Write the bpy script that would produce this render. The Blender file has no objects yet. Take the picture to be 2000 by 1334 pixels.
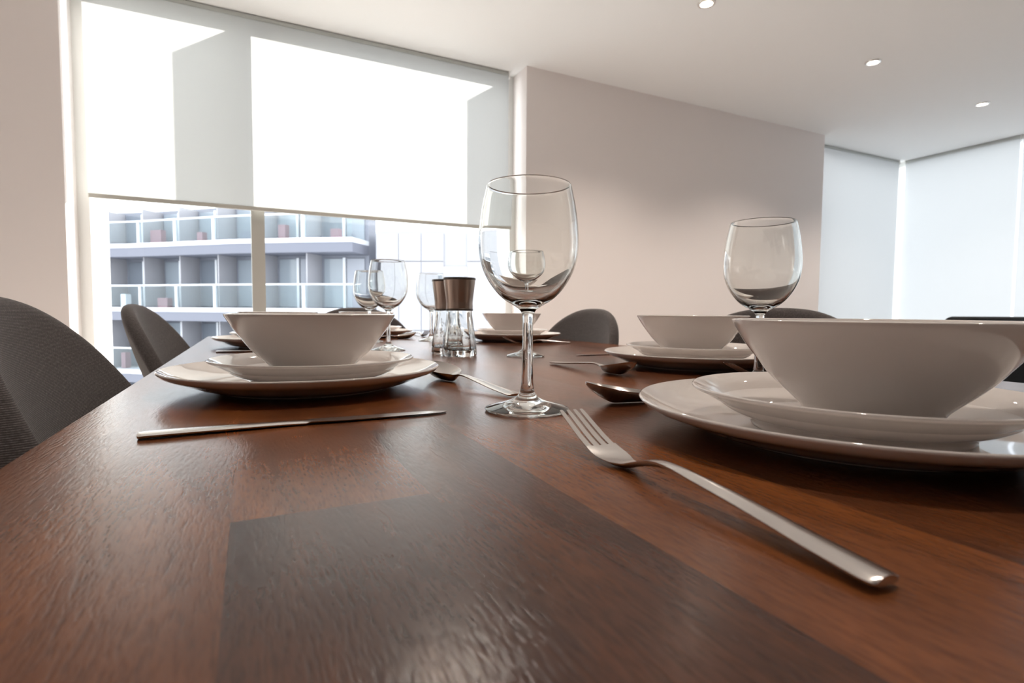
import bpy, bmesh, math, random
from mathutils import Vector, Matrix
R = math.radians
random.seed(7)
S = bpy.context.scene
COL = S.collection

# ------------------------------------------------------------------ camera
TZ = 0.75                       # table top
EYE = 0.83                      # camera height
CEIL = 2.40
F_PX = 1052.0
yaw, pitch, roll = R(25.96), R(3.15), R(0.42)
fwd = Vector((math.sin(yaw)*math.cos(pitch), math.cos(yaw)*math.cos(pitch), -math.sin(pitch)))
rgt = Vector((math.cos(yaw), -math.sin(yaw), 0))
upv = rgt.cross(fwd)
r2 = rgt*math.cos(roll) + upv*math.sin(roll)
u2 = upv*math.cos(roll) - rgt*math.sin(roll)
cam_data = bpy.data.cameras.new('camera')
cam = bpy.data.objects.new('camera', cam_data); COL.objects.link(cam)
m = Matrix((r2, u2, -fwd)).transposed().to_4x4(); m.translation = Vector((0, 0, EYE))
cam.matrix_world = m
cam_data.sensor_width = 36.0
cam_data.lens = F_PX/2000*36.0
cam_data.clip_start = 0.01; cam_data.clip_end = 300
cam_data.dof.use_dof = True
cam_data.dof.focus_distance = 0.46
cam_data.dof.aperture_fstop = 13.0
S.camera = cam

# ------------------------------------------------------------------ world, sun, exposure
S.view_settings.view_transform = 'Standard'
S.view_settings.look = 'None'
S.view_settings.gamma = 1.0
S.view_settings.use_curve_mapping = False
S.view_settings.exposure = 0.08
w = bpy.data.worlds.new('overcast_sky'); S.world = w; w.use_nodes = True
bg = w.node_tree.nodes['Background']
bg.inputs[0].default_value = (0.93, 0.965, 1.0, 1); bg.inputs[1].default_value = 4.6
sun_d = bpy.data.lights.new('sun', 'SUN'); sun_d.energy = 15.0; sun_d.angle = R(1.2); sun_d.color = (1.0, 0.96, 0.9)
sun = bpy.data.objects.new('sun', sun_d); COL.objects.link(sun)
SUN_DIR = Vector((-0.549, -0.755, -0.358)).normalized()
sun.rotation_euler = SUN_DIR.to_track_quat('-Z', 'Y').to_euler()
sun.location = (12, 16, 12)
DOWNLIGHT_W = 64.0
cy = S.cycles
cy.use_denoising = True
cy.denoising_input_passes = 'RGB_ALBEDO_NORMAL'
cy.max_bounces = 14; cy.diffuse_bounces = 5; cy.glossy_bounces = 6
cy.transmission_bounces = 12; cy.transparent_max_bounces = 16
cy.sample_clamp_indirect = 6.0
cy.blur_glossy = 0.4
cy.caustics_reflective = False; cy.caustics_refractive = True

# ------------------------------------------------------------------ materials
def mat(name, col=(.8, .8, .8), rough=.5, metal=0.0, **kw):
    m = bpy.data.materials.new(name); m.use_nodes = True
    p = m.node_tree.nodes['Principled BSDF']
    p.inputs['Base Color'].default_value = (*col, 1)
    p.inputs['Roughness'].default_value = rough
    p.inputs['Metallic'].default_value = metal
    for k, v in kw.items():
        p.inputs[k.replace('_', ' ')].default_value = v
    return m

def nd(nt, t, **kw):
    n = nt.nodes.new(t)
    for k, v in kw.items(): setattr(n, k, v)
    return n

def add_bump(m, scale, strength, dist=.001, stretch=(1, 1, 1), detail=3):
    nt = m.node_tree; p = nt.nodes['Principled BSDF']
    tc = nd(nt, 'ShaderNodeTexCoord'); mp = nd(nt, 'ShaderNodeMapping'); no = nd(nt, 'ShaderNodeTexNoise'); b = nd(nt, 'ShaderNodeBump')
    mp.inputs['Scale'].default_value = stretch
    no.inputs['Scale'].default_value = scale; no.inputs['Detail'].default_value = detail
    b.inputs['Strength'].default_value = strength; b.inputs['Distance'].default_value = dist
    L = nt.links.new
    L(tc.outputs['Object'], mp.inputs['Vector']); L(mp.outputs[0], no.inputs['Vector'])
    L(no.outputs['Fac'], b.inputs['Height']); L(b.outputs[0], p.inputs['Normal'])
    return m

M = {}
M['wall'] = add_bump(mat('wall_paint', (.86, .80, .78), .75), 220, .08)
M['taupe'] = mat('taupe_paint', (.28, .24, .21), .7)
M['ceiling'] = add_bump(mat('ceiling_paint', (.87, .87, .865), .8), 220, .06)
M['reveal'] = mat('white_gloss_paint', (.86, .86, .84), .45)
M['frame'] = mat('window_frame_paint', (.82, .82, .80), .4)
M['mullion'] = mat('mullion_paint', (.42, .405, .37), .45)
M['porcelain'] = mat('white_porcelain', (.80, .745, .71), .045)
M['porcelain'].node_tree.nodes['Principled BSDF'].inputs['Coat Weight'].default_value = .3
M['steel'] = add_bump(mat('brushed_steel', (.62, .585, .56), .2, 1.0), 500, .06, .0004, (1, .05, 1))
M['cap'] = add_bump(mat('brushed_bronze_steel', (.40, .315, .27), .32, 1.0), 350, .08, .0004, (1, 1, .03))
M['dark_trim'] = mat('dark_bronze_trim', (.10, .085, .075), .35, .8)
M['black'] = mat('black_leather', (.008, .009, .010), .85)
M['black'].node_tree.nodes['Principled BSDF'].inputs['Specular IOR Level'].default_value = .2
M['leg'] = mat('dark_leg_wood', (.05, .03, .02), .4)
M['chrome'] = mat('downlight_chrome', (.85, .83, .8), .25, .9)
M['hem'] = mat('blind_hem_bar', (.48, .47, .43), .5)
M['cassette'] = mat('blind_cassette', (.50, .52, .50), .5)
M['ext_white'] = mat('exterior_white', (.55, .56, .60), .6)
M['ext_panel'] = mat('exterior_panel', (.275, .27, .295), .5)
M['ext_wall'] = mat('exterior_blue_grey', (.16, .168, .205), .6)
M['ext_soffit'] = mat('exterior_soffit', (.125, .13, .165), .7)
M['ext_glass_dark'] = mat('exterior_dark_window', (.13, .145, .175), .12)
M['ext_glass_pale'] = mat('exterior_pale_window', (.21, .235, .27), .12)
M['curtain'] = mat('exterior_curtain', (.27, .28, .32), .8)
M['red'] = mat('red_planter', (.22, .12, .14), .7)
M['paving'] = mat('street_paving', (.66, .66, .66), .8)
M['floor'] = mat('beige_carpet', (.62, .565, .53), .9)

def glass_mat(name, col=(1, 1, 1), ior=1.5):
    m = bpy.data.materials.new(name); m.use_nodes = True; nt = m.node_tree
    nt.nodes.remove(nt.nodes['Principled BSDF'])
    g = nd(nt, 'ShaderNodeBsdfGlass'); g.inputs['Color'].default_value = (*col, 1); g.inputs['IOR'].default_value = ior; g.inputs['Roughness'].default_value = 0
    nt.links.new(g.outputs[0], nt.nodes['Material Output'].inputs['Surface'])
    return m
M['glass'] = glass_mat('clear_glass', (.985, .99, .985), 1.5)

def pane_mat(name, tint=(.97, .985, .98), refl=.03):
    m = bpy.data.materials.new(name); m.use_nodes = True; nt = m.node_tree
    nt.nodes.remove(nt.nodes['Principled BSDF'])
    t = nd(nt, 'ShaderNodeBsdfTransparent'); t.inputs[0].default_value = (*tint, 1)
    g = nd(nt, 'ShaderNodeBsdfGlossy'); g.inputs['Roughness'].default_value = .01
    lw = nd(nt, 'ShaderNodeLayerWeight'); lw.inputs['Blend'].default_value = .3
    pw = nd(nt, 'ShaderNodeMath', operation='POWER'); pw.inputs[1].default_value = 4; nt.links.new(lw.outputs['Facing'], pw.inputs[0])
    fr = nd(nt, 'ShaderNodeMath', operation='MULTIPLY_ADD'); fr.inputs[1].default_value = .5; fr.inputs[2].default_value = refl; nt.links.new(pw.outputs[0], fr.inputs[0])
    mx = nd(nt, 'ShaderNodeMixShader')
    nt.links.new(fr.outputs[0], mx.inputs[0]); nt.links.new(t.outputs[0], mx.inputs[1]); nt.links.new(g.outputs[0], mx.inputs[2])
    nt.links.new(mx.outputs[0], nt.nodes['Material Output'].inputs['Surface'])
    return m

M['pane'] = pane_mat('window_pane')
M['balustrade_glass'] = pane_mat('balustrade_pane', (.88, .92, .93))

def blind_mat(name, col, trans=.5):
    m = bpy.data.materials.new(name); m.use_nodes = True; nt = m.node_tree
    nt.nodes.remove(nt.nodes['Principled BSDF'])
    tc = nd(nt, 'ShaderNodeTexCoord'); wv = nd(nt, 'ShaderNodeTexNoise'); wv.inputs['Scale'].default_value = 900
    mp = nd(nt, 'ShaderNodeMapping'); mp.inputs['Scale'].default_value = (1, 1, .3)
    cr = nd(nt, 'ShaderNodeMixRGB'); cr.inputs[1].default_value = (*[c*.96 for c in col], 1); cr.inputs[2].default_value = (*col, 1)
    d = nd(nt, 'ShaderNodeBsdfDiffuse'); t = nd(nt, 'ShaderNodeBsdfTranslucent'); mx = nd(nt, 'ShaderNodeMixShader'); mx.inputs[0].default_value = trans
    L = nt.links.new
    L(tc.outputs['Object'], mp.inputs[0]); L(mp.outputs[0], wv.inputs['Vector']); L(wv.outputs['Fac'], cr.inputs[0])
    L(cr.outputs[0], d.inputs[0]); L(cr.outputs[0], t.inputs[0]); L(d.outputs[0], mx.inputs[1]); L(t.outputs[0], mx.inputs[2])
    L(mx.outputs[0], nt.nodes['Material Output'].inputs['Surface'])
    return m
M['blind_pale'] = blind_mat('blind_fabric_pale', (.525, .53, .535), .5)
M['blind'] = blind_mat('blind_fabric', (.47, .465, .455), .5)



def lamp_mat():
    m = mat('lamp_lens', (1, 1, 1), .3); p = m.node_tree.nodes['Principled BSDF']
    p.inputs['Emission Color'].default_value = (1, .88, .72, 1); p.inputs['Emission Strength'].default_value = 14
    return m
M['lens'] = lamp_mat()

def fabric_mat():
    m = mat('tweed_fabric', (.1, .1, .1), .95); nt = m.node_tree; p = nt.nodes['Principled BSDF']; L = nt.links.new
    p.inputs['Sheen Weight'].default_value = .25; p.inputs['Sheen Roughness'].default_value = .3
    tc = nd(nt, 'ShaderNodeTexCoord')
    w1 = nd(nt, 'ShaderNodeTexWave', wave_type='BANDS', bands_direction='Z'); w1.inputs['Scale'].default_value = 240; w1.inputs['Distortion'].default_value = .9; w1.inputs['Detail'].default_value = 2; w1.inputs['Detail Scale'].default_value = 6
    w2 = nd(nt, 'ShaderNodeTexNoise'); w2.inputs['Scale'].default_value = 520; w2.inputs['Detail'].default_value = 1
    no = nd(nt, 'ShaderNodeTexNoise'); no.inputs['Scale'].default_value = 420
    mul = nd(nt, 'ShaderNodeMath', operation='MULTIPLY'); ad = nd(nt, 'ShaderNodeMath', operation='MULTIPLY')
    for n in (w1, w2, no): L(tc.outputs['Object'], n.inputs['Vector'])
    L(w1.outputs['Fac'], mul.inputs[0]); L(w2.outputs['Fac'], mul.inputs[1])
    L(mul.outputs[0], ad.inputs[0]); L(no.outputs['Fac'], ad.inputs[1])
    cr = nd(nt, 'ShaderNodeValToRGB')
    cr.color_ramp.elements[0].position = .0; cr.color_ramp.elements[0].color = (.045, .038, .037, 1)
    cr.color_ramp.elements[1].position = .45; cr.color_ramp.elements[1].color = (.21, .185, .18, 1)
    L(ad.outputs[0], cr.inputs[0]); L(cr.outputs[0], p.inputs['Base Color'])
    b = nd(nt, 'ShaderNodeBump'); b.inputs['Strength'].default_value = .5; b.inputs['Distance'].default_value = .001
    L(ad.outputs[0], b.inputs['Height']); L(b.outputs[0], p.inputs['Normal'])
    return m
M['fabric'] = fabric_mat()

def wood_mat():
    m = mat('dark_hardwood', (.1, .05, .03), .3); nt = m.node_tree; p = nt.nodes['Principled BSDF']; L = nt.links.new
    tc = nd(nt, 'ShaderNodeTexCoord')
    at = nd(nt, 'ShaderNodeAttribute', attribute_name='plank')      # r tone, g offset, b warmth
    sp = nd(nt, 'ShaderNodeSeparateColor'); L(at.outputs['Color'], sp.inputs[0])
    off = nd(nt, 'ShaderNodeCombineXYZ')
    k = nd(nt, 'ShaderNodeMath', operation='MULTIPLY'); k.inputs[1].default_value = 37.0; L(sp.outputs[1], k.inputs[0])
    L(k.outputs[0], off.inputs[0]); L(k.outputs[0], off.inputs[2])
    va = nd(nt, 'ShaderNodeVectorMath', operation='ADD'); L(tc.outputs['Object'], va.inputs[0]); L(off.outputs[0], va.inputs[1])
    def noise(scale, stretch, detail=4, rough=.6, dist=0.0, vec=None):
        mp = nd(nt, 'ShaderNodeMapping'); mp.inputs['Scale'].default_value = stretch
        n = nd(nt, 'ShaderNodeTexNoise'); n.inputs['Scale'].default_value = scale; n.inputs['Detail'].default_value = detail
        n.inputs['Roughness'].default_value = rough; n.inputs['Distortion'].default_value = dist
        L((vec or va).outputs[0], mp.inputs[0]); L(mp.outputs[0], n.inputs['Vector']); return n
    def ramp(src, a, b, ca=(0, 0, 0, 1), cb=(1, 1, 1, 1)):
        r = nd(nt, 'ShaderNodeValToRGB'); r.color_ramp.elements[0].position = a; r.color_ramp.elements[1].position = b
        r.color_ramp.elements[0].color = ca; r.color_ramp.elements[1].color = cb; L(src, r.inputs[0]); return r
    figure = noise(26, (1, .16, 1), 5, .62, 1.2)
    broad = noise(7, (1, .35, 1), 3, .5, .6)
    pores = noise(700, (1, .14, 1), 2, .6)
    # tone = plank tone + figure
    a = nd(nt, 'ShaderNodeMath', operation='MULTIPLY_ADD'); a.inputs[1].default_value = .75; a.inputs[2].default_value = -.375; L(figure.outputs['Fac'], a.inputs[0])
    b = nd(nt, 'ShaderNodeMath', operation='MULTIPLY_ADD'); b.inputs[1].default_value = .5; b.inputs[2].default_value = -.25; L(broad.outputs['Fac'], b.inputs[0])
    s1 = nd(nt, 'ShaderNodeMath', operation='ADD'); L(a.outputs[0], s1.inputs[0]); L(b.outputs[0], s1.inputs[1])
    s2 = nd(nt, 'ShaderNodeMath', operation='ADD'); L(s1.outputs[0], s2.inputs[0]); L(sp.outputs[0], s2.inputs[1])
    cr = nd(nt, 'ShaderNodeValToRGB'); e = cr.color_ramp.elements
    e[0].position = 0; e[0].color = (.020, .0075, .006, 1); e[1].position = 1; e[1].color = (.36, .115, .030, 1)
    x = e.new(.3); x.color = (.078, .028, .015, 1); x = e.new(.6); x.color = (.165, .053, .018, 1)
    L(s2.outputs[0], cr.inputs[0])
    pr = ramp(pores.outputs['Fac'], .30, .56, (.5, .5, .5, 1))
    mul = nd(nt, 'ShaderNodeMixRGB', blend_type='MULTIPLY'); mul.inputs[0].default_value = .68
    L(cr.outputs[0], mul.inputs[1]); L(pr.outputs[0], mul.inputs[2])
    last = mul
    p.inputs['Specular IOR Level'].default_value = .3
    # small black cracks and worm holes in the top
    nz = noise(160, (1, .5, 1), 2, .6, 0, tc)
    for (px, py, rad) in ((.107, .206, .006), (.084, .222, .006), (.068, .297, .008), (.080, .205, .004), (.118, .330, .005), (.121, .345, .004), (.004, .222, .0022)):
        d = nd(nt, 'ShaderNodeVectorMath', operation='SUBTRACT'); d.inputs[1].default_value = (px, py, 0); L(tc.outputs['Object'], d.inputs[0])
        sc_ = nd(nt, 'ShaderNodeVectorMath', operation='MULTIPLY'); sc_.inputs[1].default_value = (1, .62, 0); L(d.outputs[0], sc_.inputs[0])
        ln = nd(nt, 'ShaderNodeVectorMath', operation='LENGTH'); L(sc_.outputs[0], ln.inputs[0])
        dv = nd(nt, 'ShaderNodeMath', operation='DIVIDE'); dv.inputs[1].default_value = rad; L(ln.outputs['Value'], dv.inputs[0])
        ad = nd(nt, 'ShaderNodeMath', operation='MULTIPLY_ADD'); ad.inputs[1].default_value = 4.6; L(nz.outputs['Fac'], ad.inputs[0]); L(dv.outputs[0], ad.inputs[2])
        rr = ramp(ad.outputs[0], 0, 1); rr.color_ramp.elements[0].position = .0
        mr = nd(nt, 'ShaderNodeMapRange'); mr.inputs[1].default_value = 1.45; mr.inputs[2].default_value = 1.75; mr.inputs[3].default_value = .06; mr.inputs[4].default_value = 1
        L(ad.outputs[0], mr.inputs[0])
        nt.nodes.remove(rr)
        mm = nd(nt, 'ShaderNodeMixRGB', blend_type='MULTIPLY'); mm.inputs[0].default_value = 1
        L(last.outputs[0], mm.inputs[1]); L(mr.outputs[0], mm.inputs[2]); last = mm
    L(last.outputs[0], p.inputs['Base Color'])
    ro = nd(nt, 'ShaderNodeMapRange'); ro.inputs[3].default_value = .18; ro.inputs[4].default_value = .27; L(broad.outputs['Fac'], ro.inputs[0]); L(ro.outputs[0], p.inputs['Roughness'])
    bp = nd(nt, 'ShaderNodeBump'); bp.inputs['Strength'].default_value = .3; bp.inputs['Distance'].default_value = .0004
    L(pr.outputs[0], bp.inputs['Height']); L(bp.outputs[0], p.inputs['Normal'])
    return m
M['wood'] = wood_mat()

# ------------------------------------------------------------------ mesh helpers
def obj(name, bm, m, parent=None, smooth=None, loc=(0, 0, 0)):
    me = bpy.data.meshes.new(name)
    bmesh.ops.recalc_face_normals(bm, faces=bm.faces[:])
    bm.to_mesh(me); bm.free()
    me.materials.append(M[m] if isinstance(m, str) else m)
    if smooth is not None:
        for p in me.polygons: p.use_smooth = True
        me.set_sharp_from_angle(angle=R(smooth))
    o = bpy.data.objects.new(name, me); COL.objects.link(o)
    o.location = loc
    if parent: o.parent = parent
    return o

def box(bm, x0, x1, y0, y1, z0, z1):
    v = [bm.verts.new(c) for c in ((x0, y0, z0), (x1, y0, z0), (x1, y1, z0), (x0, y1, z0), (x0, y0, z1), (x1, y0, z1), (x1, y1, z1), (x0, y1, z1))]
    for f in ((0, 3, 2, 1), (4, 5, 6, 7), (0, 1, 5, 4), (1, 2, 6, 5), (2, 3, 7, 6), (3, 0, 4, 7)):
        bm.faces.new([v[i] for i in f])
    return bm

def bx(*a, bevel=0):
    bm = box(bmesh.new(), *a)
    if bevel: bmesh.ops.bevel(bm, geom=bm.edges[:], offset=bevel, segments=3, profile=.5, affect='EDGES')
    return bm

def lathe(prof, n=96, bm=None, cx=0, cy=0):
    """prof: list of (r, z), open or touching the axis at both ends"""
    bm = bm or bmesh.new(); rings = []
    for r, z in prof:
        if r < 1e-6: rings.append([bm.verts.new((cx, cy, z))])
        else: rings.append([bm.verts.new((cx+r*math.cos(2*math.pi*i/n), cy+r*math.sin(2*math.pi*i/n), z)) for i in range(n)])
    for a, b in zip(rings, rings[1:]):
        if len(a) == 1 and len(b) == 1: continue
        for i in range(n):
            j = (i+1) % n
            if len(a) == 1: bm.faces.new((a[0], b[i], b[j]))
            elif len(b) == 1: bm.faces.new((a[i], b[0], a[j]))
            else: bm.faces.new((a[i], b[i], b[j], a[j]))
    return bm

def spline(pts, k=8):
    """Catmull-Rom through 2D points"""
    out = []
    for i in range(len(pts)-1):
        p0 = pts[max(i-1, 0)]; p1 = pts[i]; p2 = pts[i+1]; p3 = pts[min(i+2, len(pts)-1)]
        for s in range(k):
            t = s/k
            out.append(tuple(.5*((2*p1[d]) + (-p0[d]+p2[d])*t + (2*p0[d]-5*p1[d]+4*p2[d]-p3[d])*t*t + (-p0[d]+3*p1[d]-3*p2[d]+p3[d])*t**3) for d in range(len(p1))))
    out.append(tuple(pts[-1]))
    return out

def tag(o, label, cat, group=None):
    o['label'] = label; o['category'] = cat
    if group: o['group'] = group
    return o

def thing(name, loc, label, cat, group=None, rz=0):
    o = bpy.data.objects.new(name, None); COL.objects.link(o)
    o.empty_display_size = .05; o.location = loc; o.rotation_euler = (0, 0, rz)
    return tag(o, label, cat, group)

def struct(name, bm, m, smooth=None):
    o = obj(name, bm, m, None, smooth); o['kind'] = 'structure'; return o

def struct_root(name, loc=(0, 0, 0)):
    o = bpy.data.objects.new(name, None); COL.objects.link(o); o.location = loc; o['kind'] = 'structure'; return o

def dup(src, loc, label, rz=0, scale=None):
    c = src.copy(); COL.objects.link(c); c.location = loc; c.rotation_euler = (0, 0, rz); c['label'] = label
    for ch in list(src.children):
        d = ch.copy(); COL.objects.link(d); d.parent = c
        for g in ch.children:
            e = g.copy(); COL.objects.link(e); e.parent = d
    return c

# ------------------------------------------------------------------ room shell
XL, XR, YF, YB = -1.60, 6.12, -4.20, 3.14      # left wall, right wall, wall behind the viewer, window wall
YO = 3.76                                      # outer face of the window wall
struct('floor', bx(XL-.1, XR+.02, YF-.1, YO, -.12, 0), 'floor')
struct('ceiling', bx(XL-.1, XR+.12, YF-.1, 3.44, CEIL, CEIL+.3), 'ceiling')
struct('wall_left', bx(XL-.1, XL, YF-.1, YB+.1, 0, CEIL), 'wall')
struct('wall_front', bx(XL, XR+.02, YF-.1, YF, 0, CEIL), 'taupe')
bm = bmesh.new(); box(bm, XL, -.75, YB, 3.45, 0, CEIL); struct('wall_back', bm, 'wall')
struct('wall_outer', bx(XL, -.75, 3.45, 3.99, -.3, CEIL+.3), 'reveal')
struct('wall_pier', bx(1.62, 4.57, YB, YO, 0, CEIL), 'wall')
struct('wall_right', bx(XR+.02, XR+.12, YF-.1, -.6, 0, CEIL), 'wall')

def window(name, x0, x1, y, mulls, fw=.07, axis='x', sill=.10, fw2=None):
    fw2 = fw2 or fw
    root = struct_root(name)
    def bxx(a0, a1, d0, d1, z0, z1):
        return bx(a0, a1, d0, d1, z0, z1) if axis == 'x' else bx(d0, d1, a0, a1, z0, z1)
    bm = bmesh.new()
    def add(a0, a1, d0, d1, z0, z1):
        if axis == 'x': box(bm, a0, a1, d0, d1, z0, z1)
        else: box(bm, d0, d1, a0, a1, z0, z1)
    add(x0, x0+fw, y-.035, y+.035, 0, CEIL); add(x1-fw2, x1, y-.035, y+.035, 0, CEIL)
    add(x0+fw, x1-fw2, y-.035, y+.035, 0, sill); add(x0+fw, x1-fw2, y-.035, y+.035, CEIL-.05, CEIL)
    obj('window_frame', bm, 'frame', root)
    xs = [x0+fw] + [v for a in mulls for v in a[:2]] + [x1-fw2]
    for a in mulls:
        obj('mullion', bxx(a[0], a[1], y-.035, y+a[2], sill, CEIL-.05), 'mullion', root)
    for i in range(0, len(xs), 2):
        obj('pane', bxx(xs[i], xs[i+1], y-.004, y+.004, sill, CEIL-.05), 'pane', root)
    return root
window('window_1', -.75, 1.62, 3.37, [(.016, .084, .37)], fw=.05, fw2=.05)
window('window_2', 4.57, 6.17, 3.41, [], fw2=.015)
window('window_3', -.6, 3.375, 6.12, [(1.36, 1.43, .05)], axis='y', fw2=.015)

struct('wall_sun_block', bx(13, 15, 1.5, 13.5, -9, 9), 'ext_white')  # added out of view, shades the right-hand blinds from the sun
# unseen wall added outside to keep the sun off the alcove blind
struct('wall_alcove_shade', bx(6.20, 6.32, 3.80, 6.6, -.5, 3.2), 'ext_white')

# ------------------------------------------------------------------ roller blinds
def blind(a0, a1, d, ztop, zbot, label, axis='x', fab='blind'):
    g = 'white roller blinds'
    c = ((a0+a1)/2, d, 0) if axis == 'x' else (d, (a0+a1)/2, 0)
    t = thing('roller_blind', c, label, 'blind', g)
    h = (a1-a0)/2
    def bb(u0, u1, v0, v1, z0, z1, bevel=0):
        return bx(u0, u1, v0, v1, z0, z1, bevel=bevel) if axis == 'x' else bx(v0, v1, u0, u1, z0, z1, bevel=bevel)
    bm = bmesh.new()
    if axis == 'x': v = [(-h, 0, zbot), (h, 0, zbot), (h, 0, ztop-.03), (-h, 0, ztop-.03)]
    else: v = [(0, -h, zbot), (0, h, zbot), (0, h, ztop-.03), (0, -h, ztop-.03)]
    bm.faces.new([bm.verts.new(p) for p in v])
    obj('blind_fabric', bm, fab, t)
    obj('hem_bar', bb(-h, h, -.006, .006, zbot-.012, zbot+.010, bevel=.003), 'hem', t)
    obj('blind_roller', bb(-h, h, .002, .034, ztop-.034, ztop-.002, bevel=.008), 'cassette', t)
    for s in (-1, 1):
        obj('bracket', bb(s*(h+.004)-.004, s*(h+.004)+.004, -.004, .040, ztop-.045, ztop), 'frame', t)
    return t
blind(-.69, 1.55, 3.262, CEIL, 1.378, 'white roller blind half lowered over the big window left of the table')
blind(4.58, 5.985, 3.30, CEIL, .06, 'bluish shaded roller blind in the alcove, fully lowered, right of the pale pier wall', fab='blind_pale')
blind(2.36, 3.275, 6.05, CEIL, .06, 'bright white roller blind on the right-hand wall beside the room corner', axis='y', fab='blind_pale')
blind(.30, 2.34, 6.05, CEIL, .06, 'roller blind on the right-hand wall, farther from the room corner', axis='y', fab='blind_pale')
blind(-.58, .28, 6.05, CEIL, .06, 'roller blind on the right-hand wall nearest the back of the room', axis='y', fab='blind_pale')

# ------------------------------------------------------------------ ceiling downlights
def make_downlight(loc, label):
    t = thing('ceiling_downlight', loc, label, 'light', 'recessed ceiling downlights')
    obj('trim_ring', lathe([(.030, -.001), (.031, -.006), (.036, -.0075), (.043, -.005), (.045, 0), (.030, 0)], 40), 'chrome', t, 40)
    obj('lens', lathe([(0, -.003), (.029, -.003), (.029, -.0005), (0, -.0005)], 40), 'lens', t)
    return t
dl_labels = {
    (2.11, 2.11): 'recessed downlight at the very top edge of the photo, leftmost visible',
    (3.52, 2.12): 'recessed downlight in the middle of the visible ceiling row',
    (4.93, 2.16): 'recessed downlight farthest right, near the alcove blinds'}
spots = list(dl_labels) + [(.70, 2.10), (.70, .35), (2.11, .35)]
proto = None
for (x, y) in spots:
    lab = dl_labels.get((x, y), 'recessed downlight overhead at %s' % {(.70, 2.10): 'the far end of the dining table', (-.71, 2.10): 'the left side by the big window', (.70, .35): 'the near end of the dining table', (2.11, .35): 'the floor right of the dining table', (3.52, .35): 'the middle of the living area', (4.93, .35): 'the right side of the living area'}.get((x, y), ''))
    if proto is None: proto = make_downlight((x, y, CEIL), lab)
    else: dup(proto, (x, y, CEIL), lab)
    ld = bpy.data.lights.new('downlight_lamp', 'SPOT'); ld.energy = DOWNLIGHT_W*(1 if y > 1 else .5 if x < 1 else .15); ld.color = (1, .88, .77)
    ld.spot_size = R(125); ld.spot_blend = .7; ld.shadow_soft_size = .028
    lo = bpy.data.objects.new('downlight_lamp', ld); COL.objects.link(lo); lo.location = (x, y, CEIL-.012)

# ------------------------------------------------------------------ dining table
TX0, TX1, TY0, TY1 = -.113, .825, .03, 1.85
def make_table():
    t = thing('dining_table', ((TX0+TX1)/2, (TY0+TY1)/2, 0), 'long dark reddish-brown plank dining table laid for six', 'table')
    ox, oy = (TX0+TX1)/2, (TY0+TY1)/2
    cols = [TX0, -.008, .070, .124, .222, .318, .40, .492, .577, .668, .748, TX1]
    fixed = {0: [.95], 1: [.225, .88, 1.38], 2: [.362, 1.05], 3: [.74, 1.3], 4: [.42, 1.12]}
    tones = {(0, 0): (.66, .4), (1, 0): (.35, .3), (1, 1): (.60, .4), (2, 0): (.36, .3), (2, 1): (.66, .5), (3, 0): (.68, .8), (4, 0): (.44, .8), (4, 1): (.62, .8), (0, 1): (.45, .5), (5, 0): (.50, .8)}
    bm = bmesh.new(); lay = bm.loops.layers.float_color.new('plank')
    def quad(x0, x1, y0, y1, c):
        f = bm.faces.new([bm.verts.new((x, y, TZ)) for x, y in ((x0, y0), (x1, y0), (x1, y1), (x0, y1))])
        for l in f.loops: l[lay] = c
    for i in range(len(cols)-1):
        ys = [TY0] + fixed.get(i, sorted(random.uniform(.35, 1.6) for _ in range(2))) + [TY1]
        for j in range(len(ys)-1):
            tn = tones.get((i, j), (random.uniform(.32, .72), random.random()))
            quad(cols[i], cols[i+1], ys[j], ys[j+1], (tn[0], random.random(), tn[1], 1))
    # sides and underside (slightly eased edge)
    e = .003; z0 = TZ-.038
    ring = lambda x0, x1, y0, y1, z: [bm.verts.new(p) for p in ((x0, y0, z), (x1, y0, z), (x1, y1, z), (x0, y1, z))]
    rs = [ring(TX0, TX1, TY0, TY1, TZ), ring(TX0-e, TX1+e, TY0-e, TY1+e, TZ-e), ring(TX0-e, TX1+e, TY0-e, TY1+e, z0)]
    for a, b in zip(rs, rs[1:]):
        for k in range(4):
            f = bm.faces.new((a[k], a[(k+1) % 4], b[(k+1) % 4], b[k]))
            for l in f.loops: l[lay] = (.5, .37, .5, 1)
    f = bm.faces.new(rs[2][::-1])
    for l in f.loops: l[lay] = (.5, .7, .5, 1)
    o = obj('tabletop', bm, 'wood', t); o.location = (-ox, -oy, 0)
    for sx in (0, 1):
        for sy in (0, 1):
            x = TX0+.05 if sx == 0 else TX1-.12; y = TY0+.05 if sy == 0 else TY1-.12
            l = obj('leg', bx(x, x+.07, y, y+.07, 0, TZ-.038, bevel=.004), 'wood', t); l.location = (-ox, -oy, 0)
    bm = bmesh.new()
    box(bm, TX0+.12, TX1-.12, TY0+.07, TY0+.09, TZ-.12, TZ-.038); box(bm, TX0+.12, TX1-.12, TY1-.09, TY1-.07, TZ-.12, TZ-.038)
    box(bm, TX0+.07, TX0+.09, TY0+.12, TY1-.12, TZ-.12, TZ-.038); box(bm, TX1-.09, TX1-.07, TY0+.12, TY1-.12, TZ-.12, TZ-.038)
    l = obj('apron', bm, 'wood', t); l.location = (-ox, -oy, 0)
make_table()

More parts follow.
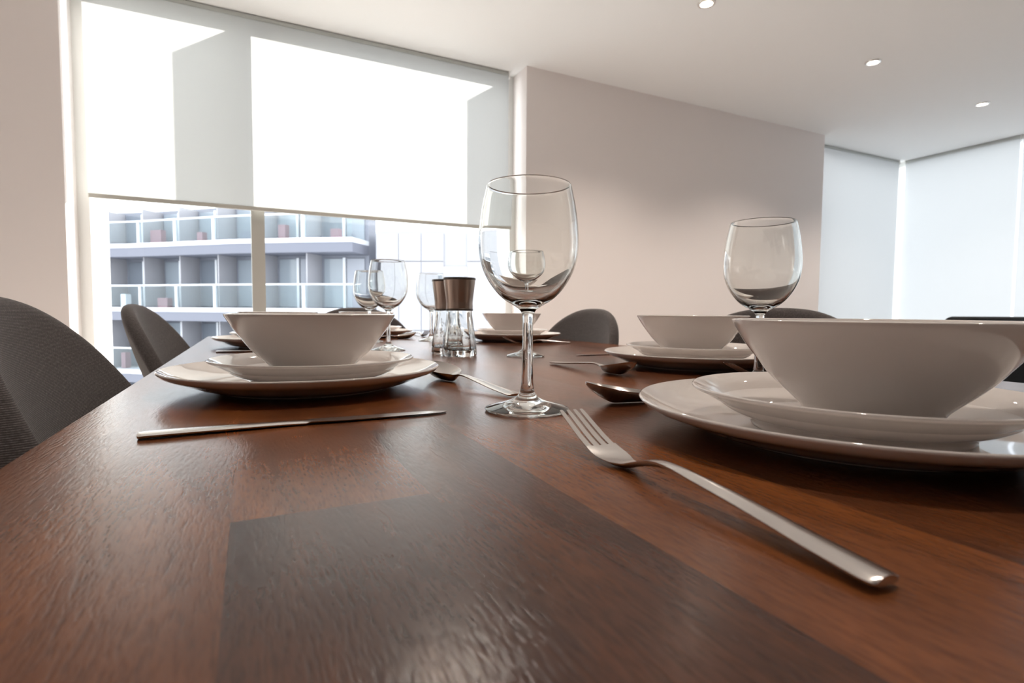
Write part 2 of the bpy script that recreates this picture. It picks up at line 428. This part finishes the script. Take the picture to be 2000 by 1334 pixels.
# ------------------------------------------------------------------ crockery
def plate_mesh(Rr, H, rf, well):
    t = .0042
    top = [(0, .0058), (well*.6, .0058), (well, .0062), (well+(Rr-well)*.35, .0085), (well+(Rr-well)*.7, .0145*H/.022), (Rr-.004, H-.0018), (Rr-.0012, H)]
    out = [(Rr, H-.0006), (Rr-.0004, H-.0022), (Rr-.006, H-.0065), (Rr-.019, H*.50), (Rr-.034, H*.235), (rf+.004, .0018), (rf+.0012, .0001), (rf-.002, .0), (rf-.0035, .0018), (rf*.5, .0022), (0, .0022)]
    return lathe(spline(top, 6)+spline(out, 5), 160)

def sideplate_mesh(Rr, H, rf):
    top = [(0, .0050), (rf*.8, .0050), (rf+.004, .0062), (rf+.018, .0115), (Rr-.012, H-.0055), (Rr-.003, H-.0008), (Rr-.0012, H)]
    out = [(Rr, H-.0006), (Rr-.0004, H-.0022), (Rr-.005, H-.0045), (Rr-.0127, .0177), (Rr-.020, .0140), (Rr-.029, .0100), (rf+.003, .0045), (rf+.001, .0001), (rf-.002, 0), (rf-.0035, .0018), (rf*.5, .0020), (0, .0020)]
    return lathe(spline(top, 6)+spline(out, 5), 160)

def bowl_mesh(Rr, H, rb):
    out = [(0, .0015), (rb*.6, .0015), (rb-.003, .0012), (rb-.002, 0), (rb, .0003), (rb+.0010, .0030), (.0392, .0098), (.0455, .0164), (.0525, .0230), (.0593, .0300), (.0653, .0380), (.0724, .0475), (.0782, .0565), (Rr-.0008, H-.003), (Rr, H-.0008)]
    inn = [(Rr-.0014, H), (Rr-.003, H-.0012), (.0752, .0570), (.0690, .0478), (.0625, .0394), (.0555, .0316), (.0480, .0246), (.0390, .0180), (.0260, .0118), (.0120, .0085), (0, .0072)]
    return lathe(spline(out, 5)+spline(inn, 5), 160)

Z1 = TZ; Z2 = TZ+.0060; Z3 = Z2+.0052
dinner0 = tag(obj('dinner_plate', plate_mesh(.135, .0225, .082, .088), 'porcelain', None, 60), '', 'plate', 'white dinner plates')
side0 = tag(obj('side_plate', sideplate_mesh(.100, .0262, .060), 'porcelain', None, 60), '', 'plate', 'white side plates')
bowl0 = tag(obj('cereal_bowl', bowl_mesh(.0825, .0655, .0355), 'porcelain', None, 60), '', 'bowl', 'white cereal bowls')
settings = [
    ((.055, .599), (.061, .591), (.059, .590), 'front left, right behind the lone knife'),
    ((.355, .220), (.350, .213), (.352, .205), 'right foreground, cut off by the photo edge'),
    ((.607, .613), (.607, .615), (.612, .625), 'right side of the table, behind the big foreground stack'),
    ((.060, 1.295), (.060, 1.30), (.058, 1.308), 'left side, mostly hidden behind the front left stack'),
    ((.655, 1.345), (.655, 1.345), (.657, 1.353), 'right side, behind the stem of the nearest wine glass'),
    ((.330, 1.690), (.330, 1.69), (.322, 1.68), 'far end of the table, behind the front left bowl')]
for i, (a, b, c, where) in enumerate(settings):
    la = 'large lowest dinner plate, ' + where
    lb = 'smaller middle plate, ' + where
    lc = 'white bowl on plates, ' + where
    if i == 0:
        dinner0.location = (*a, Z1); side0.location = (*b, Z2); bowl0.location = (*c, Z3)
        dinner0['label'] = la; side0['label'] = lb; bowl0['label'] = lc
    else:
        dup(dinner0, (*a, Z1), la); dup(side0, (*b, Z2), lb); dup(bowl0, (*c, Z3), lc)

# ------------------------------------------------------------------ wine glasses
def wineglass_mesh():
    out = spline([(0, .0016), (.020, .0012), (.0310, .0003), (.0330, .0004), (.0341, .0011), (.0338, .0021), (.0280, .0040), (.0180, .0068), (.0105, .0098), (.0066, .0140), (.0051, .0200), (.0045, .0320), (.0042, .0550), (.0043, .0740), (.0060, .0805), (.0110, .0845), (.0185, .0890), (.0258, .0957), (.0330, .1060), (.0380, .1180), (.0400, .1310), (.0396, .1450), (.0374, .1630), (.0338, .1795)], 5)
    inn = spline([(.0336, .1800), (.0330, .1795), (.0364, .1630), (.0386, .1450), (.0389, .1310), (.0368, .1185), (.0316, .1072), (.0240, .0975), (.0160, .0915), (.0080, .0884), (0, .0875)], 5)
    return lathe(out+inn, 96)
g0 = None
glasses = [
    (.202, .386, 'tall empty wine glass in the centre foreground, left of the fork'),
    (.512, .420, 'empty wine glass standing behind the right foreground bowl'),
    (.446, .860, 'wine glass seen through the bowl of the centre foreground glass'),
    (.252, 1.090, 'wine glass just right of the front left bowl, nearer of the overlapping pair'),
    (.275, 1.400, 'wine glass overlapped by another, farther of the pair above the front left bowl'),
    (.440, 1.402, 'wine glass partly hidden behind the two grinders')]
for x, y, lab in glasses:
    if g0 is None:
        g0 = tag(obj('wine_glass', wineglass_mesh(), 'glass', None, 60), lab, 'wine glass', 'empty wine glasses'); g0.location = (x, y, TZ+.0002)
    else: dup(g0, (x, y, TZ+.0002), lab)

# ------------------------------------------------------------------ salt and pepper grinders
def oct_body():
    """glass jar: round at the neck, softly eight-sided below, thick base, hollow"""
    bm = bmesh.new(); n = 64
    def ring(r, z, k):
        vs = []
        for i in range(n):
            a = 2*math.pi*i/n; q = (a+math.pi/8) % (math.pi/4) - math.pi/8
            ro = r*math.cos(math.pi/8)/math.cos(q)*1.03
            rr = r*(1-k)+ro*k
            vs.append(bm.verts.new((rr*math.cos(a), rr*math.sin(a), z)))
        return vs
    sta = [(.0255, 0, .6), (.0300, .0004, .7), (.0308, .003, .8), (.0300, .014, .9), (.0276, .034, 1), (.0252, .052, .9), (.0236, .066, .5), (.0230, .073, .1), (.0228, .081, 0),
           (.0206, .081, 0), (.0208, .073, .1), (.0212, .066, .4), (.0226, .052, .8), (.0246, .034, .9), (.0264, .018, .8), (.0250, .0125, .6), (.0200, .0105, .3)]
    rings = [ring(*s) for s in sta]
    for a, b in zip(rings, rings[1:]):
        for i in range(n): bm.faces.new((a[i], a[(i+1) % n], b[(i+1) % n], b[i]))
    bm.faces.new(rings[0][::-1]); bm.faces.new(rings[-1])
    return bm
def make_grinder(loc, label):
    t = thing('spice_grinder', loc, label, 'grinder', 'salt and pepper grinders')
    obj('glass_jar', oct_body(), 'glass', t, 35)

    obj('collar', lathe([(0, .0812), (.0238, .0812), (.0244, .082), (.0244, .0842), (.0238, .085), (0, .085)], 64), 'dark_trim', t, 40)
    obj('grinder_cap', lathe(spline([(.0238, .0850), (.0240, .0925), (.0238, .0960), (.0248, .1060), (.0266, .1200), (.0283, .1355)], 6)+[(.0283, .1362), (0, .1362)], 72), 'cap', t, 40)
    obj('cap_rim', lathe([(0, .1362), (.0284, .1362), (.0292, .1368), (.0293, .1386), (.0285, .1400), (.0270, .1402), (.0262, .1394), (0, .1394)], 72), 'dark_trim', t, 40)
    return t
g1 = make_grinder((.3397, .915, TZ), 'steel-topped glass spice grinder, nearer one of the pair')
dup(g1, (.3400, .982, TZ), 'steel-topped glass spice grinder, half hidden behind the nearer one', rz=.4)

# ------------------------------------------------------------------ cutlery (local: tip at y=0, handle runs to -y, lies on z=0)
def sweep(bm, st, nu=10, off=0.0, caps=True):
    """st rows: (s, zc, half width, edge lift, thickness, lateral offset)"""
    rings = []
    for s, z, wd, e, t, ox in st:
        us = [-1+2*i/nu for i in range(nu+1)]
        us = [math.sin(u*math.pi/2) for u in us]
        up = [bm.verts.new((ox+wd*u, -s, z+e*u*u)) for u in us]
        dn = [bm.verts.new((ox+wd*.985*u, -s, z+e*u*u-t*(1-.75*abs(u)**3))) for u in us]
        rings.append(up+dn[::-1])
    n = len(rings[0])
    for a, b in zip(rings, rings[1:]):
        for i in range(n): bm.faces.new((a[i], a[(i+1) % n], b[(i+1) % n], b[i]))
    bm.faces.new(rings[0][::-1]); bm.faces.new(rings[-1])

def fork_mesh():
    bm = bmesh.new()
    zc = spline([(0, .0205), (.012, .0152), (.026, .0093), (.040, .0048), (.052, .0028), (.060, .0030), (.070, .0066), (.080, .0098), (.092, .0118), (.110, .0116), (.140, .0094), (.166, .0068), (.184, .0053), (.191, .0048)], 3)
    def zat(s):
        for a, b in zip(zc, zc[1:]):
            if a[0] <= s <= b[0]: return a[1]+(b[1]-a[1])*(s-a[0])/(b[0]-a[0]+1e-9)
        return zc[-1][1]
    head = [(.0345, .0094, .0018), (.040, .0098, .0018), (.045, .0098, .0019), (.050, .0090, .0020), (.055, .0074, .0022), (.060, .0057, .0025), (.066, .0042, .0028), (.074, .0032, .0031), (.084, .0029, .0033), (.095, .0032, .0033), (.110, .0038, .0031), (.130, .0047, .0031), (.150, .0055, .0032), (.166, .0062, .0034), (.180, .0066, .0037), (.1865, .0066, .0038), (.1895, .0061, .0036), (.1908, .0048, .0028)]
    hs = spline(head, 3)
    sweep(bm, [(s, zat(s), wd, (-.0017*min(1, max(0, (s-.08)/.03)) if s > .06 else .0004), t, 0) for s, wd, t in hs], 10)
    for k in range(4):
        x1 = (-3+2*k)*.00245
        st = []
        for s in (0, .0012, .004, .010, .018, .026, .032, .037):
            f = s/.037
            ox = x1*(.93+.07*f); wd = .0009 if s == 0 else (.0012 if s < .002 else .0014+.0004*f)
            st.append((s, zat(s), wd, 0, .0017 if s > .002 else .0010, ox))
        sweep(bm, st, 4)
    return bm

def spoon_mesh(L=.185):
    bm = bmesh.new()
    B = .058
    st = []
    bowl = [(0.0, .0010), (.0015, .0058), (.005, .0108), (.011, .0158), (.019, .0193), (.028, .0207), (.037, .0198), (.046, .0164), (.054, .0112), (.060, .0066), (.065, .0043)]
    for s, wd in spline(bowl, 4):
        q = min(1, s/.065); rim = .0195-.0165*q+.0062*q*q
        dep = .0125*(max(0, math.sin(math.pi*min(1, s/.066)))**.7)
        zc = max(.0022, rim-dep)
        st.append((s, zc, max(wd, .0008), rim-zc, .0018, 0))
    zh = spline([(.065, .0092), (.070, .0102), (.078, .0114), (.090, .0112), (.120, .0088), (.150, .0062), (.178, .0044), (L, .0038)], 3)
    wh = spline([(.065, .0043), (.070, .0034), (.078, .0029), (.090, .0031), (.120, .0054), (.150, .0072), (.178, .0084), (L, .0074)], 3)
    for (s, z), (_, wd) in list(zip(zh, wh))[1:]:
        st.append((s, z, wd, -.0009*min(1, (s-.06)/.03), .0026, 0))
    st.append((L+.0018, .0036, .0058, -.0006, .0018, 0))
    sweep(bm, st, 12)
    return bm

def knife_mesh():
    bm = bmesh.new()
    st = []
    def row(s, wl, wr, t, z=None): st.append((s, z if z else t+.0003, (wl+wr)/2, 0 if s < .105 else -.0011, t, (wr-wl)/2))
    for s, wl, wr, t in spline([(0, .0006, .0010, .0008), (.003, .0016, .0040, .0010), (.010, .0028, .0062, .0012), (.025, .0042, .0070, .0014), (.055, .0052, .0072, .0016), (.085, .0056, .0070, .0019), (.097, .0054, .0058, .0022), (.105, .0052, .0052, .0024), (.120, .0056, .0056, .0029), (.150, .0070, .0070, .0033), (.180, .0083, .0083, .0036), (.198, .0088, .0088, .0036), (.2015, .0080, .0080, .0034), (.2026, .0062, .0062, .0036)], 3):
        row(s, wl, wr, t)
    sweep(bm, st, 10)
    return bm

def place(src_mesh, name, tip, end, label, cat, grp, lift=0.0):
    """tip and handle end are table points"""
    o = bpy.data.objects.new(name, src_mesh); COL.objects.link(o)
    d = Vector((tip[0]-end[0], tip[1]-end[1]))
    o.location = (tip[0], tip[1], TZ+lift); o.rotation_euler = (0, 0, math.atan2(d.y, d.x)-math.pi/2)
    return tag(o, label, cat, grp)
def mesh_of(name, bm, mt, smooth):
    o = obj(name, bm, mt, None, smooth); me = o.data; bpy.data.objects.remove(o); return me
fm = mesh_of('fork', fork_mesh(), 'steel', 50); sm = mesh_of('spoon', spoon_mesh(), 'steel', 50); km = mesh_of('knife', knife_mesh(), 'steel', 50)
place(km, 'table_knife', (.139, .404), (-.062, .398), 'steel table knife lying alone in front of the front left plates', 'knife', 'table knives')
place(km, 'table_knife', (.145, 1.140), (-.057, 1.140), 'steel table knife on the left side, beyond the front left stack', 'knife', 'table knives')
place(km, 'table_knife', (.538, .835), (.740, .835), 'steel table knife behind the middle right plates, in front of a grey chair', 'knife', 'table knives')
place(fm, 'table_fork', (.1765, .279), (.1645, .086), 'large steel fork in the right foreground, tines toward the centre wine glass', 'fork', 'table forks')
place(fm, 'table_fork', (.520, .470), (.716, .463), 'steel fork whose tines show just above the right foreground plates', 'fork', 'table forks')
place(fm, 'table_fork', (.545, 1.165), (.741, 1.175), 'small distant steel fork in front of the plates behind the central stem', 'fork', 'table forks')
place(fm, 'table_fork', (.490, 1.60), (.495, 1.796), 'steel fork beside the plates at the far table end', 'fork', 'table forks')
place(sm, 'dessert_spoon', (.200, .634), (.222, .450), 'shiny spoon right of the front left plates, catching a lamp glint', 'spoon', 'dessert spoons')
place(sm, 'dessert_spoon', (.428, .533), (.421, .718), 'dark spoon lying before the middle right plates', 'spoon', 'dessert spoons')
place(sm, 'dessert_spoon', (.263, .392), (.444, .352), 'spoon with only its dark bowl showing left of the right foreground plate', 'spoon', 'dessert spoons')
place(sm, 'dessert_spoon', (.435, 1.535), (.255, 1.50), 'spoon near the far end plates, behind the front left stack', 'spoon', 'dessert spoons')
place(sm, 'dessert_spoon', (.500, 1.43), (.515, 1.25), 'spoon peeking out right of the nearer grinder', 'spoon', 'dessert spoons')

# ------------------------------------------------------------------ dining chairs (local: faces +x, origin on the floor under the seat)
def interp(tab, x):
    for a, b in zip(tab, tab[1:]):
        if a[0] <= x <= b[0]: return a[1]+(b[1]-a[1])*(x-a[0])/(b[0]-a[0])
    return tab[-1][1] if x > tab[-1][0] else tab[0][1]
def shell_mesh():
    """one padded shell: seat pan curving up into a back that wraps round and ends in a rounded top"""
    bm = bmesh.new()
    nu = 24; W = .224
    rim = spline([(0, .8420), (.20, .8405), (.36, .8330), (.52, .8180), (.66, .7950), (.77, .7650), (.865, .7250), (.95, .6650), (1.0, .5600)], 6)
    back = spline([(.470, -.120), (.535, -.152), (.600, -.178), (.670, -.203), (.725, -.222), (.765, -.234), (.800, -.243), (.842, -.252)], 6)
    seat = [(.165, .452, .78), (.152, .460, .86), (.115, .459, .94), (.065, .452, .98), (.00, .447, 1), (-.06, .450, 1), (-.098, .458, 1)]
    us = [-1+2*i/nu for i in range(nu+1)]
    ny = [math.sin(u*math.pi/2) for u in us]
    rows = []
    for i, (x, z, k) in enumerate(seat):
        f = max(0, min(1, (.16-x)/.25))
        rows.append([bm.verts.new((x+1.1*f*(W*q)**2, W*k*q, z+(.014+.045*f)*abs(q)**2.4)) for q in ny])
    nb = 14
    for j in range(1, nb+1):
        t = (j/nb)
        row = []
        for q in ny:
            z0 = .470+.040*abs(q)**2.4; zt = interp(rim, abs(q)); z = z0+(zt-z0)*t
            row.append(bm.verts.new((interp(back, z)+1.3*(W*q)**2, W*q, z)))
        rows.append(row)
    for a, b in zip(rows, rows[1:]):
        for i in range(nu): bm.faces.new((a[i], a[i+1], b[i+1], b[i]))
    return bm
def make_chair(loc, rz, label):
    t = thing('dining_chair', loc, label, 'chair', 'grey upholstered dining chairs', rz)
    s = obj('upholstered_shell', shell_mesh(), 'fabric', t, 180)
    so = s.modifiers.new('padding', 'SOLIDIFY'); so.thickness = .026; so.offset = 0; so.use_rim = True
    sub = s.modifiers.new('round', 'SUBSURF'); sub.levels = 1; sub.render_levels = 2
    for sx, sy in ((1, 1), (1, -1), (-1, 1), (-1, -1)):
        bm = bmesh.new()
        a = Vector((.10*sx+.03, .11*sy, .440)); b = Vector((.215*sx-.02, .205*sy, 0)); n = 12; rings = []
        for p, r in ((a, .017), (b, .010)):
            rings.append([bm.verts.new((p.x+r*math.cos(2*math.pi*i/n), p.y+r*math.sin(2*math.pi*i/n), p.z)) for i in range(n)])
        for i in range(n): bm.faces.new((rings[0][i], rings[0][(i+1) % n], rings[1][(i+1) % n], rings[1][i]))
        bm.faces.new(rings[0]); bm.faces.new(rings[1][::-1])
        obj('leg', bm, 'leg', t, 40)
    bm = bmesh.new(); box(bm, -.09, .15, -.13, -.09, .415, .438); box(bm, -.09, .15, .09, .13, .415, .438); box(bm, .01, .05, -.09, .09, .415, .438)
    obj('seat_frame', bm, 'leg', t)
    return t
c0 = make_chair((.044, .620, 0), R(2), 'grey tweed shell chair at the far left, nearest and largest')
dup(c0, (.022, 1.385, 0), 'grey tweed shell chair seen side-on before the window, second on the left', R(-3))
dup(c0, (.645, .625, 0), 'grey-brown shell chair whose top peeks over the right foreground bowl', math.pi+R(14))
dup(c0, (.645, 1.295, 0), 'grey shell chair with rounded back against the pale wall, right of the central stem', math.pi)
dup(c0, (.345, 1.752, 0), 'grey shell chair at the far end of the table, only its dark top arc visible', -math.pi/2)

# ------------------------------------------------------------------ black sofa far right
def make_sofa():
    t = thing('black_sofa', (4.62, 2.05, 0), 'black sofa, its dark top edge just showing at far right before the white blind', 'sofa')
    def part(n, *a, b=.03): return obj(n, bx(*a, bevel=b), 'black', t, 60)
    part('back', -.95, .95, .30, .48, .12, .822, b=.035)
    part('seat_base', -.95, .95, -.45, .30, .10, .30)
    part('seat_cushion', -.78, .0, -.44, .29, .30, .46, b=.04); part('seat_cushion', .0, .78, -.44, .29, .30, .46, b=.04)
    part('arm', -.95, -.79, -.45, .30, .30, .62); part('arm', .79, .95, -.45, .30, .30, .62)
    for sx in (-.88, .82):
        for sy in (-.40, .38): obj('foot', bx(sx, sx+.06, sy, sy+.06, 0, .12), 'leg', t)
    t.rotation_euler = (0, 0, math.pi)
    return t
make_sofa()

# ------------------------------------------------------------------ buildings across the street
def make_flats():
    pts = [(-16.0, 38.5), (-9.5, 34.4), (-5.2, 31.3), (-.7, 27.0), (2.0, 24.9), (3.95, 23.62)]
    base = Vector((-3, 29, 0))
    t = thing('apartment_building', (base.x, base.y, -9), 'pale apartment block with curved glass-fronted balconies across the street, seen under the blind', 'building')
    def to(p, d=0.0):                       # point on the balcony edge line set back by d
        n = Vector((.62, .785, 0)); return Vector((p[0]+n.x*d, p[1]+n.y*d, 0))
    def wallstrip(bm, d0, d1, z0, z1, P=pts):
        f = [to(p, d0) for p in P]; b = [to(p, d1) for p in P]; k = len(P)
        v = [[bm.verts.new((q.x-base.x, q.y-base.y, z+9)) for q in L] for L, z in ((f, z0), (f, z1), (b, z1), (b, z0))]
        for i in range(k-1):
            for a in range(4): bm.faces.new((v[a][i], v[a][i+1], v[(a+1) % 4][i+1], v[(a+1) % 4][i]))
        for i in (0, k-1): bm.faces.new([v[a][i] for a in range(4)])
        return bm
    def lerp_pts(n):
        seg = []; L = [0]
        for a, b in zip(pts, pts[1:]): L.append(L[-1]+math.hypot(b[0]-a[0], b[1]-a[1]))
        for k in range(n+1):
            s = L[-1]*k/n; i = max(j for j in range(len(L)-1) if L[j] <= s+1e-9); f = (s-L[i])/(L[i+1]-L[i])
            seg.append((pts[i][0]+(pts[i+1][0]-pts[i][0])*f, pts[i][1]+(pts[i+1][1]-pts[i][1])*f))
        return seg
    bays = lerp_pts(11)
    rnd = random.Random(3)
    floors = [-5.08, -2.08, .92, 3.94]
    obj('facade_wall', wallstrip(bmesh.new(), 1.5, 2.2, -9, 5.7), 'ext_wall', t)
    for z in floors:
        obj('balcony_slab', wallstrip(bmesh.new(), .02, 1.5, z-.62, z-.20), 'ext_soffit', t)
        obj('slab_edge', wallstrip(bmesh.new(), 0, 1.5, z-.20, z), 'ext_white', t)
        if z > 6: continue
        for i in range(len(bays)-1):
            P = [bays[i], bays[i+1]]
            def along(f): return (P[0][0]+(P[1][0]-P[0][0])*f, P[0][1]+(P[1][1]-P[0][1])*f)
            bal = obj('balustrade', wallstrip(bmesh.new(), .10, .12, z+.06, z+1.0, [along(.03), along(.97)]), 'balustrade_glass', t)
            obj('handrail', wallstrip(bmesh.new(), .07, .15, z+1.0, z+1.07, [along(0), along(1)]), 'ext_white', bal)
            obj('post', wallstrip(bmesh.new(), .05, .17, z, z+1.07, [along(-.02), along(.03)]), 'ext_white', bal)
            obj('partition', wallstrip(bmesh.new(), .35, 1.5, z, z+min(2.5, 5.6-z), [along(-.012), along(.012)]), 'ext_panel', t)
            k = rnd.random()
            wn = obj('window', wallstrip(bmesh.new(), 1.42, 1.5, z+.05, z+min(2.25, 5.5-z), [along(.08), along(.50)]), 'ext_glass_dark' if k < .55 else 'ext_glass_pale', t)
            obj('window_frame', wallstrip(bmesh.new(), 1.38, 1.5, z+.02, z+min(2.3, 5.55-z), [along(.48), along(.53)]), 'ext_white', wn)
            obj('door_panel', wallstrip(bmesh.new(), 1.42, 1.5, z+.05, z+min(2.25, 5.5-z), [along(.56), along(.92)]), 'curtain' if k > .35 else 'ext_glass_pale', t)
            if rnd.random() < .5:
                f0 = rnd.uniform(.1, .6)
                obj('planter', wallstrip(bmesh.new(), .5, .8, z, z+rnd.uniform(.4, .8), [along(f0), along(f0+rnd.uniform(.1, .3))]), rnd.choice(['ext_white', 'red', 'ext_soffit']), t)
make_flats()

def make_panel_block():
    t = thing('panel_building', (5.0, 23.9, -9), 'white panel-clad building wing right of the balconies, seen behind the wine glasses', 'building', rz=math.atan2(-3.2, 5.6))
    obj('body', bx(0, 10, .06, 5, 0, 13.3), 'ext_panel', t)
    for i in range(10):
        for j in range(5):
            if i == 3: continue
            obj('cladding_panel', bx(i*1.0+.012, i*1.0+.988, 0, .058, j*3.0+.012, min(13.2, j*3.0+2.97)), 'ext_panel', t)
    for j in range(4):
        wn = obj('window', bx(3.05, 3.95, .0, .05, j*3+.3, j*3+2.75), 'ext_glass_dark', t)
        bm = bmesh.new()
        for k in range(3): box(bm, 3.0, 4.0, -.03, .0, j*3+.55+k*.9, j*3+.95+k*.9)
        obj('window_frame', bm, 'ext_white', wn)
make_panel_block()
struct('ground', bx(-60, 60, 4.5, 120, -9.3, -9), 'paving')
